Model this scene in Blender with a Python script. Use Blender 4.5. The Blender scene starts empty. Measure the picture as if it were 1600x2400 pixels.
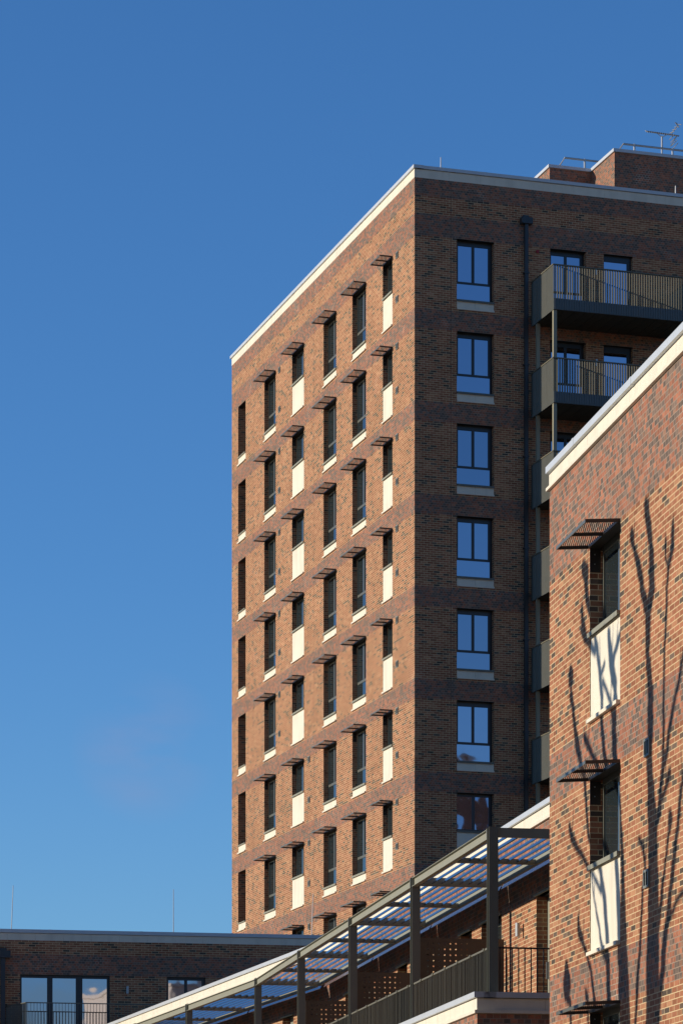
import bpy, bmesh, math, random
from mathutils import Vector, Matrix
random.seed(7)
R = math.radians
scene = bpy.context.scene
col = scene.collection

# ------------------------------------------------------------------ camera
cam_d = bpy.data.cameras.new('camera')
cam = bpy.data.objects.new('camera', cam_d); col.objects.link(cam)
cam.location = (0, 0, 0); cam.rotation_euler = (R(90), 0, 0)
cam_d.sensor_width = 36; cam_d.lens = 7556/2400*36
cam_d.shift_y = 1837/2400
cam_d.clip_start = 0.5; cam_d.clip_end = 6000
scene.camera = cam

# ------------------------------------------------------------------ light
SUN_ALT, SUN_AZ = 13.5, 184.3          # azimuth counter-clockwise from +X
S = Vector((math.cos(R(SUN_ALT))*math.cos(R(SUN_AZ)), math.cos(R(SUN_ALT))*math.sin(R(SUN_AZ)), math.sin(R(SUN_ALT))))
sd = bpy.data.lights.new('sun', 'SUN'); sd.energy = 4.3; sd.angle = R(0.5); sd.color = (1.0, 0.88, 0.70)
so = bpy.data.objects.new('sun', sd); col.objects.link(so)
so.rotation_euler = S.to_track_quat('Z', 'Y').to_euler()
w = bpy.data.worlds.new('World'); scene.world = w; w.use_nodes = True
nt = w.node_tree; bg = nt.nodes['Background']
sky = nt.nodes.new('ShaderNodeTexSky'); sky.sky_type = 'NISHITA'; sky.sun_disc = False
sky.sun_elevation = R(SUN_ALT); sky.sun_rotation = R(90-SUN_AZ)
sky.altitude = 100; sky.air_density = 1.0; sky.dust_density = 0.25; sky.ozone_density = 2.6
tn = nt.nodes.new('ShaderNodeVectorMath'); tn.operation = 'MULTIPLY'; tn.inputs[1].default_value = (0.385, 0.72, 1.09)
nt.links.new(sky.outputs[0], tn.inputs[0])
# zenith dimmed and horizon band warmed, out of frame, to set the ambient light
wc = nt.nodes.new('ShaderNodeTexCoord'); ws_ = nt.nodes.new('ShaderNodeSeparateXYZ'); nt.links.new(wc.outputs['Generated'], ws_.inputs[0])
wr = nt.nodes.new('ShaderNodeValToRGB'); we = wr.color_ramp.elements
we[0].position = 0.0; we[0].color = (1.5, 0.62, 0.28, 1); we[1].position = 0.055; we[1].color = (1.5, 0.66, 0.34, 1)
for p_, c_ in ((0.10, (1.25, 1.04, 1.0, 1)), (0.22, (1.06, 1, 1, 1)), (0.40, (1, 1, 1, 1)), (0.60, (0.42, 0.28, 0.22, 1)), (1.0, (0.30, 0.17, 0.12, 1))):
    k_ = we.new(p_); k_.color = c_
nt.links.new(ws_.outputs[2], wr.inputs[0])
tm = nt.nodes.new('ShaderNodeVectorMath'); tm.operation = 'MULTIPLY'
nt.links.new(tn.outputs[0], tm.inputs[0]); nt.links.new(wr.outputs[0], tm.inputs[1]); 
# one faint wisp of cloud low on the left
wn_ = nt.nodes.new('ShaderNodeTexNoise'); wn_.inputs['Scale'].default_value = 14; wn_.inputs['Detail'].default_value = 6
mp = nt.nodes.new('ShaderNodeMapping'); mp.inputs['Scale'].default_value = (1, 1, 2.6); nt.links.new(wc.outputs['Generated'], mp.inputs[0]); nt.links.new(mp.outputs[0], wn_.inputs['Vector'])
ds = nt.nodes.new('ShaderNodeVectorMath'); ds.operation = 'DISTANCE'; nt.links.new(wc.outputs['Generated'], ds.inputs[0]); ds.inputs[1].default_value = Vector((-0.060, 1, 0.170)).normalized()
m1 = nt.nodes.new('ShaderNodeMapRange'); m1.inputs[1].default_value = 0.024; m1.inputs[2].default_value = 0.0; nt.links.new(ds.outputs['Value'], m1.inputs[0])
m2 = nt.nodes.new('ShaderNodeMapRange'); m2.inputs[1].default_value = 0.47; m2.inputs[2].default_value = 0.72; nt.links.new(wn_.outputs[0], m2.inputs[0])
m3 = nt.nodes.new('ShaderNodeMath'); m3.operation = 'MULTIPLY'; nt.links.new(m1.outputs[0], m3.inputs[0]); nt.links.new(m2.outputs[0], m3.inputs[1])
m4 = nt.nodes.new('ShaderNodeMath'); m4.operation = 'MULTIPLY'; nt.links.new(m3.outputs[0], m4.inputs[0]); m4.inputs[1].default_value = 0.62
mxc = nt.nodes.new('ShaderNodeMix'); mxc.data_type = 'RGBA'; nt.links.new(m4.outputs[0], mxc.inputs['Factor']); nt.links.new(tm.outputs[0], mxc.inputs['A']); mxc.inputs['B'].default_value = (2.0, 2.1, 3.3, 1)
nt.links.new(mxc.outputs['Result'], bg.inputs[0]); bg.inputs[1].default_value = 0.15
scene.view_settings.view_transform = 'Standard'; scene.view_settings.look = 'None'
scene.view_settings.exposure = 0.0; scene.view_settings.gamma = 1.0
scene.view_settings.use_curve_mapping = False
scene.render.engine = 'CYCLES'

# ------------------------------------------------------------------ materials
def mat(name, colr, rough=0.6, metal=0.0, noise=0.0, nscale=3.0, bump=0.0, bscale=40.0, spec=0.5):
    m = bpy.data.materials.new(name); m.use_nodes = True
    t = m.node_tree; b = t.nodes['Principled BSDF']
    b.inputs['Base Color'].default_value = (*colr, 1); b.inputs['Roughness'].default_value = rough
    b.inputs['Metallic'].default_value = metal; b.inputs['Specular IOR Level'].default_value = spec
    tc = t.nodes.new('ShaderNodeTexCoord')
    if noise:
        n = t.nodes.new('ShaderNodeTexNoise'); n.inputs['Scale'].default_value = nscale; n.inputs['Detail'].default_value = 6
        t.links.new(tc.outputs['Object'], n.inputs['Vector'])
        r = t.nodes.new('ShaderNodeMapRange'); r.inputs[1].default_value = 0.3; r.inputs[2].default_value = 0.7
        r.inputs[3].default_value = 1-noise; r.inputs[4].default_value = 1+noise
        t.links.new(n.outputs[0], r.inputs[0])
        v = t.nodes.new('ShaderNodeVectorMath'); v.operation = 'SCALE'; v.inputs[0].default_value = colr
        t.links.new(r.outputs[0], v.inputs['Scale']); t.links.new(v.outputs[0], b.inputs['Base Color'])
    if bump:
        n = t.nodes.new('ShaderNodeTexNoise'); n.inputs['Scale'].default_value = bscale; n.inputs['Detail'].default_value = 4
        t.links.new(tc.outputs['Object'], n.inputs['Vector'])
        bp = t.nodes.new('ShaderNodeBump'); bp.inputs['Strength'].default_value = bump; bp.inputs['Distance'].default_value = 0.01
        t.links.new(n.outputs[0], bp.inputs['Height']); t.links.new(bp.outputs[0], b.inputs['Normal'])
    return m

def brick_mat(name, band):
    """Stretcher bond from the UV map (metres). band=True: the grey-jointed mottled course bands."""
    m = bpy.data.materials.new(name); m.use_nodes = True
    t = m.node_tree; N = t.nodes; L = t.links; bsdf = N['Principled BSDF']
    def mth(op, a, b=None, c=None):
        n = N.new('ShaderNodeMath'); n.operation = op
        for i, v in enumerate((a, b, c)):
            if v is None: continue
            if isinstance(v, (int, float)): n.inputs[i].default_value = v
            else: L.new(v, n.inputs[i])
        return n.outputs[0]
    uv = N.new('ShaderNodeUVMap'); uv.uv_map = 'UVMap'
    sep = N.new('ShaderNodeSeparateXYZ'); L.new(uv.outputs[0], sep.inputs[0])
    u, v = sep.outputs[0], sep.outputs[1]
    vr = mth('DIVIDE', v, 0.075); row = mth('FLOOR', vr); fv = mth('SUBTRACT', vr, row)
    odd = mth('FLOORED_MODULO', row, 2.0)
    # slight extra offset per row keeps the bond from lining up too perfectly
    uo = mth('ADD', mth('DIVIDE', u, 0.1125 if band else 0.225), mth('MULTIPLY', odd, 0.5))
    cl = mth('FLOOR', uo); fu = mth('SUBTRACT', uo, cl)
    # joints 10 mm
    jv = mth('LESS_THAN', fv, 0.155); ju = mth('LESS_THAN', fu, 0.09 if band else 0.05)
    joint = mth('MAXIMUM', jv, ju)
    cmb = N.new('ShaderNodeCombineXYZ'); L.new(cl, cmb.inputs[0]); L.new(row, cmb.inputs[1])
    wn = N.new('ShaderNodeTexWhiteNoise'); wn.noise_dimensions = '3D'; L.new(cmb.outputs[0], wn.inputs['Vector'])
    cmb2 = N.new('ShaderNodeCombineXYZ'); L.new(cl, cmb2.inputs[0]); L.new(row, cmb2.inputs[1]); cmb2.inputs[2].default_value = 5.3
    wn2 = N.new('ShaderNodeTexWhiteNoise'); wn2.noise_dimensions = '3D'; L.new(cmb2.outputs[0], wn2.inputs['Vector'])
    # clumping of the dark bricks
    nz = N.new('ShaderNodeTexNoise'); nz.inputs['Scale'].default_value = 1.3 if not band else 1.7; nz.inputs['Detail'].default_value = 3
    L.new(uv.outputs[0], nz.inputs['Vector'])
    sel = mth('ADD', wn.outputs['Value'], mth('MULTIPLY', mth('SUBTRACT', nz.outputs[0], 0.5), 0.55 if not band else 1.3))
    ramp = N.new('ShaderNodeValToRGB'); L.new(sel, ramp.inputs[0]); ramp.color_ramp.interpolation = 'CONSTANT'
    e = ramp.color_ramp.elements
    if not band:
        stops = [(0.0, (0.105, 0.078, 0.060)), (0.09, (0.15, 0.105, 0.078)), (0.14, (0.285, 0.115, 0.062)), (0.36, (0.355, 0.148, 0.082)),
                 (0.60, (0.37, 0.175, 0.095)), (0.80, (0.305, 0.127, 0.068)), (0.92, (0.41, 0.208, 0.115))]
        mort = (0.64, 0.485, 0.29)
    else:
        stops = [(0.0, (0.145, 0.110, 0.092)), (0.26, (0.20, 0.140, 0.110)), (0.42, (0.28, 0.155, 0.105)), (0.52, (0.33, 0.132, 0.082)),
                 (0.76, (0.40, 0.165, 0.098)), (0.90, (0.27, 0.125, 0.084))]
        mort = (0.32, 0.24, 0.185)
    e[0].position = 0.0; e[0].color = (*stops[0][1], 1); e[1].position = stops[1][0]; e[1].color = (*stops[1][1], 1)
    for p, c in stops[2:]:
        k = e.new(p); k.color = (*c, 1)
    # per-brick tint and fine surface mottling
    mot = N.new('ShaderNodeTexNoise'); mot.inputs['Scale'].default_value = 28; mot.inputs['Detail'].default_value = 5
    L.new(uv.outputs[0], mot.inputs['Vector'])
    tint = mth('ADD', mth('MULTIPLY_ADD', wn2.outputs['Value'], 0.34, 0.83), mth('MULTIPLY', mth('SUBTRACT', mot.outputs[0], 0.5), 0.5))
    sc = N.new('ShaderNodeVectorMath'); sc.operation = 'SCALE'; L.new(ramp.outputs[0], sc.inputs[0]); L.new(tint, sc.inputs['Scale'])
    # mortar with lime bloom in places
    bl = N.new('ShaderNodeTexNoise'); bl.inputs['Scale'].default_value = 0.9; bl.inputs['Detail'].default_value = 7; bl.inputs['Roughness'].default_value = 0.7
    L.new(uv.outputs[0], bl.inputs['Vector'])
    mr = N.new('ShaderNodeMapRange'); mr.inputs[1].default_value = 0.56; mr.inputs[2].default_value = 0.72; L.new(bl.outputs[0], mr.inputs[0])
    mm = N.new('ShaderNodeMix'); mm.data_type = 'RGBA'; mm.inputs['A'].default_value = (*mort, 1)
    mm.inputs['B'].default_value = (0.68, 0.60, 0.50, 1) if band else (0.72, 0.62, 0.45, 1)
    L.new(mth('MULTIPLY', mr.outputs[0], 0.75 if band else 0.9), mm.inputs['Factor'])
    mx = N.new('ShaderNodeMix'); mx.data_type = 'RGBA'; L.new(joint, mx.inputs['Factor'])
    L.new(sc.outputs[0], mx.inputs['A']); L.new(mm.outputs['Result'], mx.inputs['B'])
    # broad weathering
    wz = N.new('ShaderNodeTexNoise'); wz.inputs['Scale'].default_value = 0.35; wz.inputs['Detail'].default_value = 4
    L.new(uv.outputs[0], wz.inputs['Vector'])
    ws = mth('MULTIPLY_ADD', wz.outputs[0], 0.34, 0.83)
    fin = N.new('ShaderNodeVectorMath'); fin.operation = 'SCALE'; L.new(mx.outputs['Result'], fin.inputs[0]); L.new(ws, fin.inputs['Scale'])
    L.new(fin.outputs[0], bsdf.inputs['Base Color'])
    bsdf.inputs['Roughness'].default_value = 0.88; bsdf.inputs['Specular IOR Level'].default_value = 0.25
    hgt = mth('ADD', mth('MULTIPLY', mth('SUBTRACT', 1.0, joint), 1.0), mth('MULTIPLY', mot.outputs[0], 0.45))
    bp = N.new('ShaderNodeBump'); bp.inputs['Strength'].default_value = 0.5; bp.inputs['Distance'].default_value = 0.006
    L.new(hgt, bp.inputs['Height']); L.new(bp.outputs[0], bsdf.inputs['Normal'])
    return m

def glass_mat(name, c, wav=0.012):
    m = mat(name, c, 0.015, 1.0)
    t = m.node_tree; b = t.nodes['Principled BSDF']
    tc = t.nodes.new('ShaderNodeTexCoord')
    n = t.nodes.new('ShaderNodeTexNoise'); n.inputs['Scale'].default_value = 1.6; n.inputs['Detail'].default_value = 1
    t.links.new(tc.outputs['Object'], n.inputs['Vector'])
    bp = t.nodes.new('ShaderNodeBump'); bp.inputs['Strength'].default_value = 1.0; bp.inputs['Distance'].default_value = wav
    oi = t.nodes.new('ShaderNodeObjectInfo'); mo = t.nodes.new('ShaderNodeMapRange'); mo.inputs[3].default_value = 0.82; mo.inputs[4].default_value = 1.15
    t.links.new(oi.outputs['Random'], mo.inputs[0]); vs = t.nodes.new('ShaderNodeVectorMath'); vs.operation = 'SCALE'; vs.inputs[0].default_value = c
    t.links.new(mo.outputs[0], vs.inputs['Scale']); t.links.new(vs.outputs[0], b.inputs['Base Color'])
    t.links.new(n.outputs[0], bp.inputs['Height']); t.links.new(bp.outputs[0], b.inputs['Normal'])
    return m

BR = brick_mat('brick_buff_joint', False)
BB = brick_mat('brick_dark_band', True)
STONE = mat('cream_precast_stone', (0.78, 0.72, 0.60), 0.8, noise=0.05, nscale=1.2, bump=0.15)
def streak(m, amt):
    t = m.node_tree; b = t.nodes['Principled BSDF']; src = b.inputs['Base Color'].links[0].from_socket
    geo = t.nodes.new('ShaderNodeNewGeometry'); mp_ = t.nodes.new('ShaderNodeMapping'); mp_.inputs['Scale'].default_value = (3.1, 3.7, 0.6)
    t.links.new(geo.outputs['Position'], mp_.inputs[0]); n = t.nodes.new('ShaderNodeTexNoise'); n.inputs['Scale'].default_value = 1.0; n.inputs['Detail'].default_value = 5
    t.links.new(mp_.outputs[0], n.inputs['Vector']); q = t.nodes.new('ShaderNodeMapRange'); q.inputs[1].default_value = 0.5; q.inputs[2].default_value = 0.8
    q.inputs[3].default_value = 1.0; q.inputs[4].default_value = 1-amt; t.links.new(n.outputs[0], q.inputs[0])
    v = t.nodes.new('ShaderNodeVectorMath'); v.operation = 'SCALE'; t.links.new(src, v.inputs[0]); t.links.new(q.outputs[0], v.inputs['Scale']); t.links.new(v.outputs[0], b.inputs['Base Color'])
streak(STONE, 0.15)
COPE = mat('pale_grey_aluminium', (0.56, 0.60, 0.65), 0.45, 0.1, noise=0.04)
DARK = mat('anthracite_metal', (0.022, 0.026, 0.032), 0.35)
GREYF = mat('bronze_grey_frame', (0.115, 0.118, 0.10), 0.4)
VIS = mat('dark_bronze_visor', (0.035, 0.028, 0.024), 0.4)
OLIVE2 = mat('dark_olive_panel_metal', (0.088, 0.090, 0.070), 0.5, noise=0.08)
OLIVE = mat('olive_bronze_metal', (0.155, 0.145, 0.105), 0.5, noise=0.05)
FASCIA = mat('dark_olive_fascia', (0.10, 0.115, 0.12), 0.4)
SOFF = mat('dark_soffit_board', (0.06, 0.06, 0.045), 0.6)
POSTM = mat('light_bronze_post', (0.27, 0.255, 0.185), 0.5, noise=0.04)
PSTEEL = mat('shaded_post_steel', (0.19, 0.19, 0.155), 0.6, noise=0.04, spec=0.2)  # pergola steel darkened for the posts, their shade put into the colour
STEEL = mat('olive_grey_steel', (0.285, 0.285, 0.23), 0.6, noise=0.04, spec=0.2)
BLADE = mat('sky_tinted_louvre_metal', (0.10, 0.15, 0.24), 0.16, 0.75)  # blue of the reflected sky put into the base colour
SCREEN = mat('brown_screen_metal', (0.105, 0.084, 0.060), 0.55, noise=0.04)
GLASS = glass_mat('mirror_tint_glass', (0.40, 0.39, 0.46), 0.0012)
GLASSD = mat('dark_window_glass', (0.022, 0.030, 0.034), 0.02, spec=1.0)
PIPE = mat('black_pipe', (0.03, 0.037, 0.045), 0.4)
GALV = mat('galvanised_steel', (0.45, 0.46, 0.47), 0.4, 0.5)
ROOF = mat('grey_roof_membrane', (0.22, 0.22, 0.23), 0.9, noise=0.1)
VENT = mat('grey_vent_plastic', (0.20, 0.22, 0.20), 0.5)
BLACK = mat('vent_slot_black', (0.01, 0.01, 0.01), 0.8)
WHITE = mat('off_white_render', (0.72, 0.66, 0.56), 0.8, noise=0.06)
JOINT = mat('brown_joint_sealant', (0.17, 0.10, 0.07), 0.8)
RED = mat('red_plastic', (0.35, 0.02, 0.02), 0.5)
BARK = mat('grey_bark', (0.14, 0.11, 0.08), 0.9, noise=0.3, bump=0.6, bscale=15)
GROUND = mat('warm_bounce_ground', (0.40, 0.30, 0.19), 0.95, noise=0.3, nscale=0.6)  # unseen ground, kept pale and warm to bounce light onto shaded faces
PAVE = mat('concrete_paving', (0.32, 0.30, 0.27), 0.9, noise=0.12, nscale=1.0)

# ------------------------------------------------------------------ mesh builder
class MB:
    def __init__(s): s.v = []; s.f = []; s.m = []; s.mats = []
    def mi(s, m):
        if m not in s.mats: s.mats.append(m)
        return s.mats.index(m)
    def face(s, pts, m):
        b = len(s.v); s.v += [tuple(p) for p in pts]; s.f.append(tuple(range(b, b+len(pts)))); s.m.append(s.mi(m))
    def box(s, x0, x1, y0, y1, z0, z1, m, skip=''):
        if x0 > x1: x0, x1 = x1, x0
        if y0 > y1: y0, y1 = y1, y0
        b = len(s.v)
        s.v += [(x0,y0,z0),(x1,y0,z0),(x1,y1,z0),(x0,y1,z0),(x0,y0,z1),(x1,y0,z1),(x1,y1,z1),(x0,y1,z1)]
        for k, q in (('b',(0,3,2,1)),('t',(4,5,6,7)),('f',(0,1,5,4)),('r',(1,2,6,5)),('k',(2,3,7,6)),('l',(3,0,4,7))):
            if k in skip: continue
            s.f.append(tuple(b+i for i in q)); s.m.append(s.mi(m))
    def bar(s, p0, p1, w, h, m, up=(0,0,1)):
        """box of section w x h along p0-p1"""
        p0 = Vector(p0); p1 = Vector(p1); d = (p1-p0).normalized(); upv = Vector(up)
        sd_ = d.cross(upv).normalized(); u = sd_.cross(d).normalized()
        b = len(s.v)
        for p in (p0, p1):
            for a, c in ((-1,-1),(1,-1),(1,1),(-1,1)):
                s.v.append(tuple(p + sd_*a*w/2 + u*c*h/2))
        for q in ((0,1,2,3),(7,6,5,4),(0,4,5,1),(1,5,6,2),(2,6,7,3),(3,7,4,0)):
            s.f.append(tuple(b+i for i in q)); s.m.append(s.mi(m))
    def tube(s, pts, rad, m, n=10, cap=True):
        pts = [Vector(p) for p in pts]
        if isinstance(rad, (int, float)): rad = [rad]*len(pts)
        b = len(s.v); mi = s.mi(m)
        ref = Vector((0.31, 0.2, 0.93))
        for i, p in enumerate(pts):
            d = (pts[min(i+1, len(pts)-1)] - pts[max(i-1, 0)]).normalized()
            if abs(d.dot(ref)) > 0.999: ref = Vector((1, 0, 0))
            x = d.cross(ref).normalized(); y = d.cross(x)
            for k in range(n):
                a = 2*math.pi*k/n
                s.v.append(tuple(p + (x*math.cos(a)+y*math.sin(a))*rad[i]))
        for i in range(len(pts)-1):
            for k in range(n):
                s.f.append((b+i*n+k, b+i*n+(k+1)%n, b+(i+1)*n+(k+1)%n, b+(i+1)*n+k)); s.m.append(mi)
        if cap:
            s.f.append(tuple(b+k for k in range(n))[::-1]); s.m.append(mi)
            s.f.append(tuple(b+(len(pts)-1)*n+k for k in range(n))); s.m.append(mi)
    def mesh(s, name, v0=0.0, smooth=False):
        me = bpy.data.meshes.new(name); me.from_pydata(s.v, [], s.f)
        for m in s.mats: me.materials.append(m)
        me.polygons.foreach_set('material_index', s.m)
        bm = bmesh.new(); bm.from_mesh(me); bmesh.ops.recalc_face_normals(bm, faces=bm.faces); bm.to_mesh(me); bm.free()
        uvl = me.uv_layers.new(name='UVMap')
        for p in me.polygons:
            n = p.normal
            for li in p.loop_indices:
                c = me.vertices[me.loops[li].vertex_index].co
                if abs(n.z) > 0.8: uvl.data[li].uv = (c.x, c.y)
                elif abs(n.x) > abs(n.y): uvl.data[li].uv = (c.y, c.z - v0)
                else: uvl.data[li].uv = (c.x + 0.1125, c.z - v0)
            if smooth: p.use_smooth = True
        me.update(); return me

def obj(name, mb, parent=None, v0=0.0, loc=(0,0,0), rotz=0.0, smooth=False):
    me = mb.mesh(name, v0, smooth) if isinstance(mb, MB) else mb
    o = bpy.data.objects.new(name, me); col.objects.link(o)
    o.location = loc; o.rotation_euler = (0, 0, rotz)
    if parent: o.parent = parent
    return o
def tag(o, label, cat, group=None, kind=None):
    if label: o['label'] = label
    if cat: o['category'] = cat
    if group: o['group'] = group
    if kind: o['kind'] = kind
    return o
def thing(name, label, cat, loc=(0,0,0), rotz=0.0, group=None):
    o = bpy.data.objects.new(name, None); col.objects.link(o)
    o.location = loc; o.rotation_euler = (0, 0, rotz); o.empty_display_size = 0.5
    return tag(o, label, cat, group)
def copy_tree(o, parent, loc=None):
    c = o.copy(); col.objects.link(c); c.parent = parent
    if loc is not None: c.location = loc
    for ch in list(o.children): copy_tree(ch, c)
    return c

def wall(mb, axis, c, u0, u1, z0, z1, holes, zones, inward=1, back=True):
    """Brick wall plane at x=c (axis 'x', runs along y) or y=c (axis 'y', runs along x), with real openings.
    holes: (ua, ub, za, zb, depth, closed).  zones: list of (zlow, zhigh) laid in band brick."""
    us = sorted({u0, u1, *[h[0] for h in holes], *[h[1] for h in holes]})
    zs = sorted({z0, z1, *[h[2] for h in holes], *[h[3] for h in holes], *[q for b in zones for q in b if z0 < q < z1]})
    us = [q for q in us if u0 <= q <= u1]; zs = [q for q in zs if z0 <= q <= z1]
    def P(u, d, z): return (c + d*inward, u, z) if axis == 'x' else (u, c + d*inward, z)
    def mz(z):
        return BB if any(a < z < b for a, b in zones) else BR
    for i in range(len(us)-1):
        for j in range(len(zs)-1):
            um = (us[i]+us[i+1])/2; zm = (zs[j]+zs[j+1])/2
            if any(h[0] < um < h[1] and h[2] < zm < h[3] for h in holes): continue
            mb.face([P(us[i],0,zs[j]), P(us[i+1],0,zs[j]), P(us[i+1],0,zs[j+1]), P(us[i],0,zs[j+1])], mz(zm))
    for (a, b, za, zb, d, closed) in holes:
        for (p, q) in (((a, za), (a, zb)), ((b, za), (b, zb))):
            mb.face([P(p[0],0,p[1]), P(p[0],d,p[1]), P(q[0],d,q[1]), P(q[0],0,q[1])], mz((za+zb)/2))
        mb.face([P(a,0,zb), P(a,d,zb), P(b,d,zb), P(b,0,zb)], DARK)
        mb.face([P(a,0,za), P(a,d,za), P(b,d,za), P(b,0,za)], mz((za+zb)/2))
        if closed: mb.face([P(a,d,za), P(b,d,za), P(b,d,zb), P(a,d,zb)], DARK)

def remap(mb, swap):
    """(u, d, z) -> for walls in plane x=0: (d, u, z); for walls in plane y=0: (u, d, z)"""
    if swap: mb.v = [(p[1], p[0], p[2]) for p in mb.v]
    return mb

def window(parent, swap, w_, h, kind, D=0.18, visor=None, tilt=0.0, panel=2.42, col_frame=None):
    """window thing: origin at the opening's start under the head. u along wall, d into it, z down from head."""
    FR = col_frame or GREYF
    f = MB(); g = MB()
    F0, F1 = D, D+0.07
    z0 = -h
    tr = -1.43
    def pane(ua, ub, za, zb, d=D+0.018):
        g.box(ua, ub, d, d+0.02, za, zb, GLASSD if swap else GLASS)
    if kind == 'long':
        lf, rf_, mw, tt = (0.06, 0.06, 0.04, 0.12) if swap else (0.095, 0.12, 0.028, 0.16)
        mc = w_/2 if swap else (lf + w_ - rf_)/2
        f.box(0, w_, F0, F1, -tt, 0, FR); f.box(0, lf, F0, F1, z0, -tt, FR); f.box(w_-rf_, w_, F0, F1, z0, -tt, FR)
        f.box(lf, w_-rf_, F0, F1, tr-0.045, tr+0.045, FR); f.box(mc-mw, mc+mw, F0-0.003, F1, tr+0.045, -tt, FR)
        f.box(lf, w_-rf_, F0, F1, z0, z0+0.03, FR)
        for a, b in ((lf, mc-mw), (mc+mw, w_-rf_)):
            for q in (0, 1):   # casement sash frames
                x = a if q == 0 else b-0.02
                f.box(x, x+0.02, F0-0.008, F0+0.03, tr+0.045, -tt, FR)
            pane(a+0.015, b-0.015, tr+0.05, -tt-0.01)
        pane(lf-0.01 if swap else 0.004, w_-rf_+0.01 if swap else w_-rf_+0.03, z0+0.03, tr-0.045, D+0.018 if swap else D-0.012)
    elif kind == 'short':
        f.box(0, w_, F0, F1, -0.10, 0, FR); f.box(0, 0.06, F0, F1, z0, -0.10, FR); f.box(w_-0.06, w_, F0, F1, z0, -0.10, FR)
        f.box(0.06, w_-0.06, F0, F1, z0, z0+0.06, FR); f.box(w_*0.42, w_*0.42+0.07, F0-0.003, F1, z0+0.06, -0.10, FR)
        pane(0.05, w_*0.42+0.01, z0+0.05, -0.09); pane(w_*0.42+0.06, w_-0.05, z0+0.05, -0.09)
    elif kind == 'door':
        f.box(0, w_, F0, F1, -0.22, 0, FR); f.box(0, 0.07, F0, F1, z0, -0.22, FR); f.box(w_-0.16, w_, F0, F1, z0, -0.22, FR)
        f.box(0.07, w_-0.16, F0, F1, z0, z0+0.12, FR)
        f.box(w_-0.11, w_-0.09, F0-0.05, F0, -1.45, -1.15, GALV)
        pane(0.06, w_-0.15, z0+0.1, -0.2)
    elif kind == 'triple':
        f.box(0, w_, F0, F1, -0.10, 0, FR)
        n = 3; k = w_/n
        for i in range(n):
            f.box(i*k, i*k+(0.06 if i == 0 else 0.09), F0, F1, z0, -0.10, FR)
            f.box((i+1)*k-(0.13 if i == 1 else 0.09), (i+1)*k, F0, F1, z0, -0.10, FR)
            pane(i*k+0.05, (i+1)*k-0.07, z0+0.1, -0.09)
            f.box(i*k+0.06, (i+1)*k-0.09, F0, F1, z0, z0+0.1, FR)
    elif kind == 'pair':
        f.box(0, w_, F0, F1, -0.10, 0, FR); f.box(0, 0.07, F0, F1, z0, -0.10, FR); f.box(w_-0.12, w_, F0, F1, z0, -0.10, FR)
        f.box(w_/2-0.05, w_/2+0.05, F0, F1, z0, -0.10, FR); f.box(0.07, w_-0.12, F0-0.002, F1-0.01, z0, z0+0.08, FR)
        pane(0.06, w_/2-0.04, z0+0.06, -0.09); pane(w_/2+0.04, w_-0.11, z0+0.06, -0.09)
    wo = obj('window' if kind != 'door' else 'door', remap(f, swap), parent)
    obj('pane', remap(g, swap), wo)
    if kind in ('long', 'short', 'pair') and panel:
        s = MB(); s.box(0.003, w_-0.003, -0.045, D+0.02, z0-0.035, z0, GREYF if not swap else STEEL)
        s.box(0.003, w_-0.003, -0.045, -0.040, z0-0.065, z0-0.035, GREYF if not swap else STEEL)
        obj('sill', remap(s, swap), wo)
        p = MB(); zt = z0-0.04
        j = w_*0.5
        if not swap:
            p.box(0.004, j-0.003, 0.012, 0.15, -panel+0.045, zt, STONE); p.box(j+0.003, w_-0.004, 0.012, 0.15, -panel+0.045, zt, STONE)
        else:
            p.box(0.006, w_-0.006, 0.012, 0.15, -panel+0.045, zt, STONE)
        p.box(0.004, w_-0.004, -0.055, 0.15, -panel, -panel+0.05, STONE)
        obj('stone_panel', remap(p, swap), wo)
    if visor:
        pit, bw = visor
        v = MB(); dp = 0.47; t = 0.045
        def zt_(d): return -tilt*(-d)/dp
        def VB(u0, u1, d0, d1, th=t, z=0.0, m=VIS):
            b = len(v.v)
            for zz in (-th, 0.0):
                for (uu, dd) in ((u0, d0), (u1, d0), (u1, d1), (u0, d1)):
                    v.v.append((uu, dd, z+zz+zt_(dd)))
            for q in ((0,3,2,1),(4,5,6,7),(0,1,5,4),(1,2,6,5),(2,3,7,6),(3,0,4,7)):
                v.f.append(tuple(b+i for i in q)); v.m.append(v.mi(m))
        VB(0, w_, -dp, -dp+0.012, m=GREYF); VB(0, w_, -0.03, 0.14)
        for uu in (0, w_/2-0.012, w_-0.024): VB(uu, uu+0.024, -dp+0.012, -0.03)
        # expanded-metal infill: crossing diagonal strands in both bays
        for (ua, ub) in ((0.024, w_/2-0.012), (w_/2+0.012, w_-0.024)):
            d0, d1 = -dp+0.012, -0.03
            for slope, zoff in ((3.1, -0.012),):
                H = (d1-d0); k = ua - abs(slope)*H; 
                while k < ub + abs(slope)*H:
                    # line u = k + slope*(d-d0)
                    pts = []
                    ta, tb = 0.0, H
                    if slope > 0:
                        ta = max(ta, (ua-k)/slope); tb = min(tb, (ub-k)/slope)
                    else:
                        ta = max(ta, (ub-k)/slope); tb = min(tb, (ua-k)/slope)
                    if tb-ta > 0.01:
                        a_ = (k+slope*ta, d0+ta, zoff+zt_(d0+ta)); b_ = (k+slope*tb, d0+tb, zoff+zt_(d0+tb))
                        v.bar(a_, b_, bw, 0.002, VIS)
                    k += pit
        # cheek plate under the visor on the far jamb, with two fixings
        v.box(w_-0.008, w_-0.001, 0.0, 0.15, -0.36, -0.045, VIS)
        for zz in (-0.12, -0.25): v.box(w_-0.014, w_-0.008, 0.06, 0.075, zz-0.008, zz+0.008, GALV)
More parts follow.
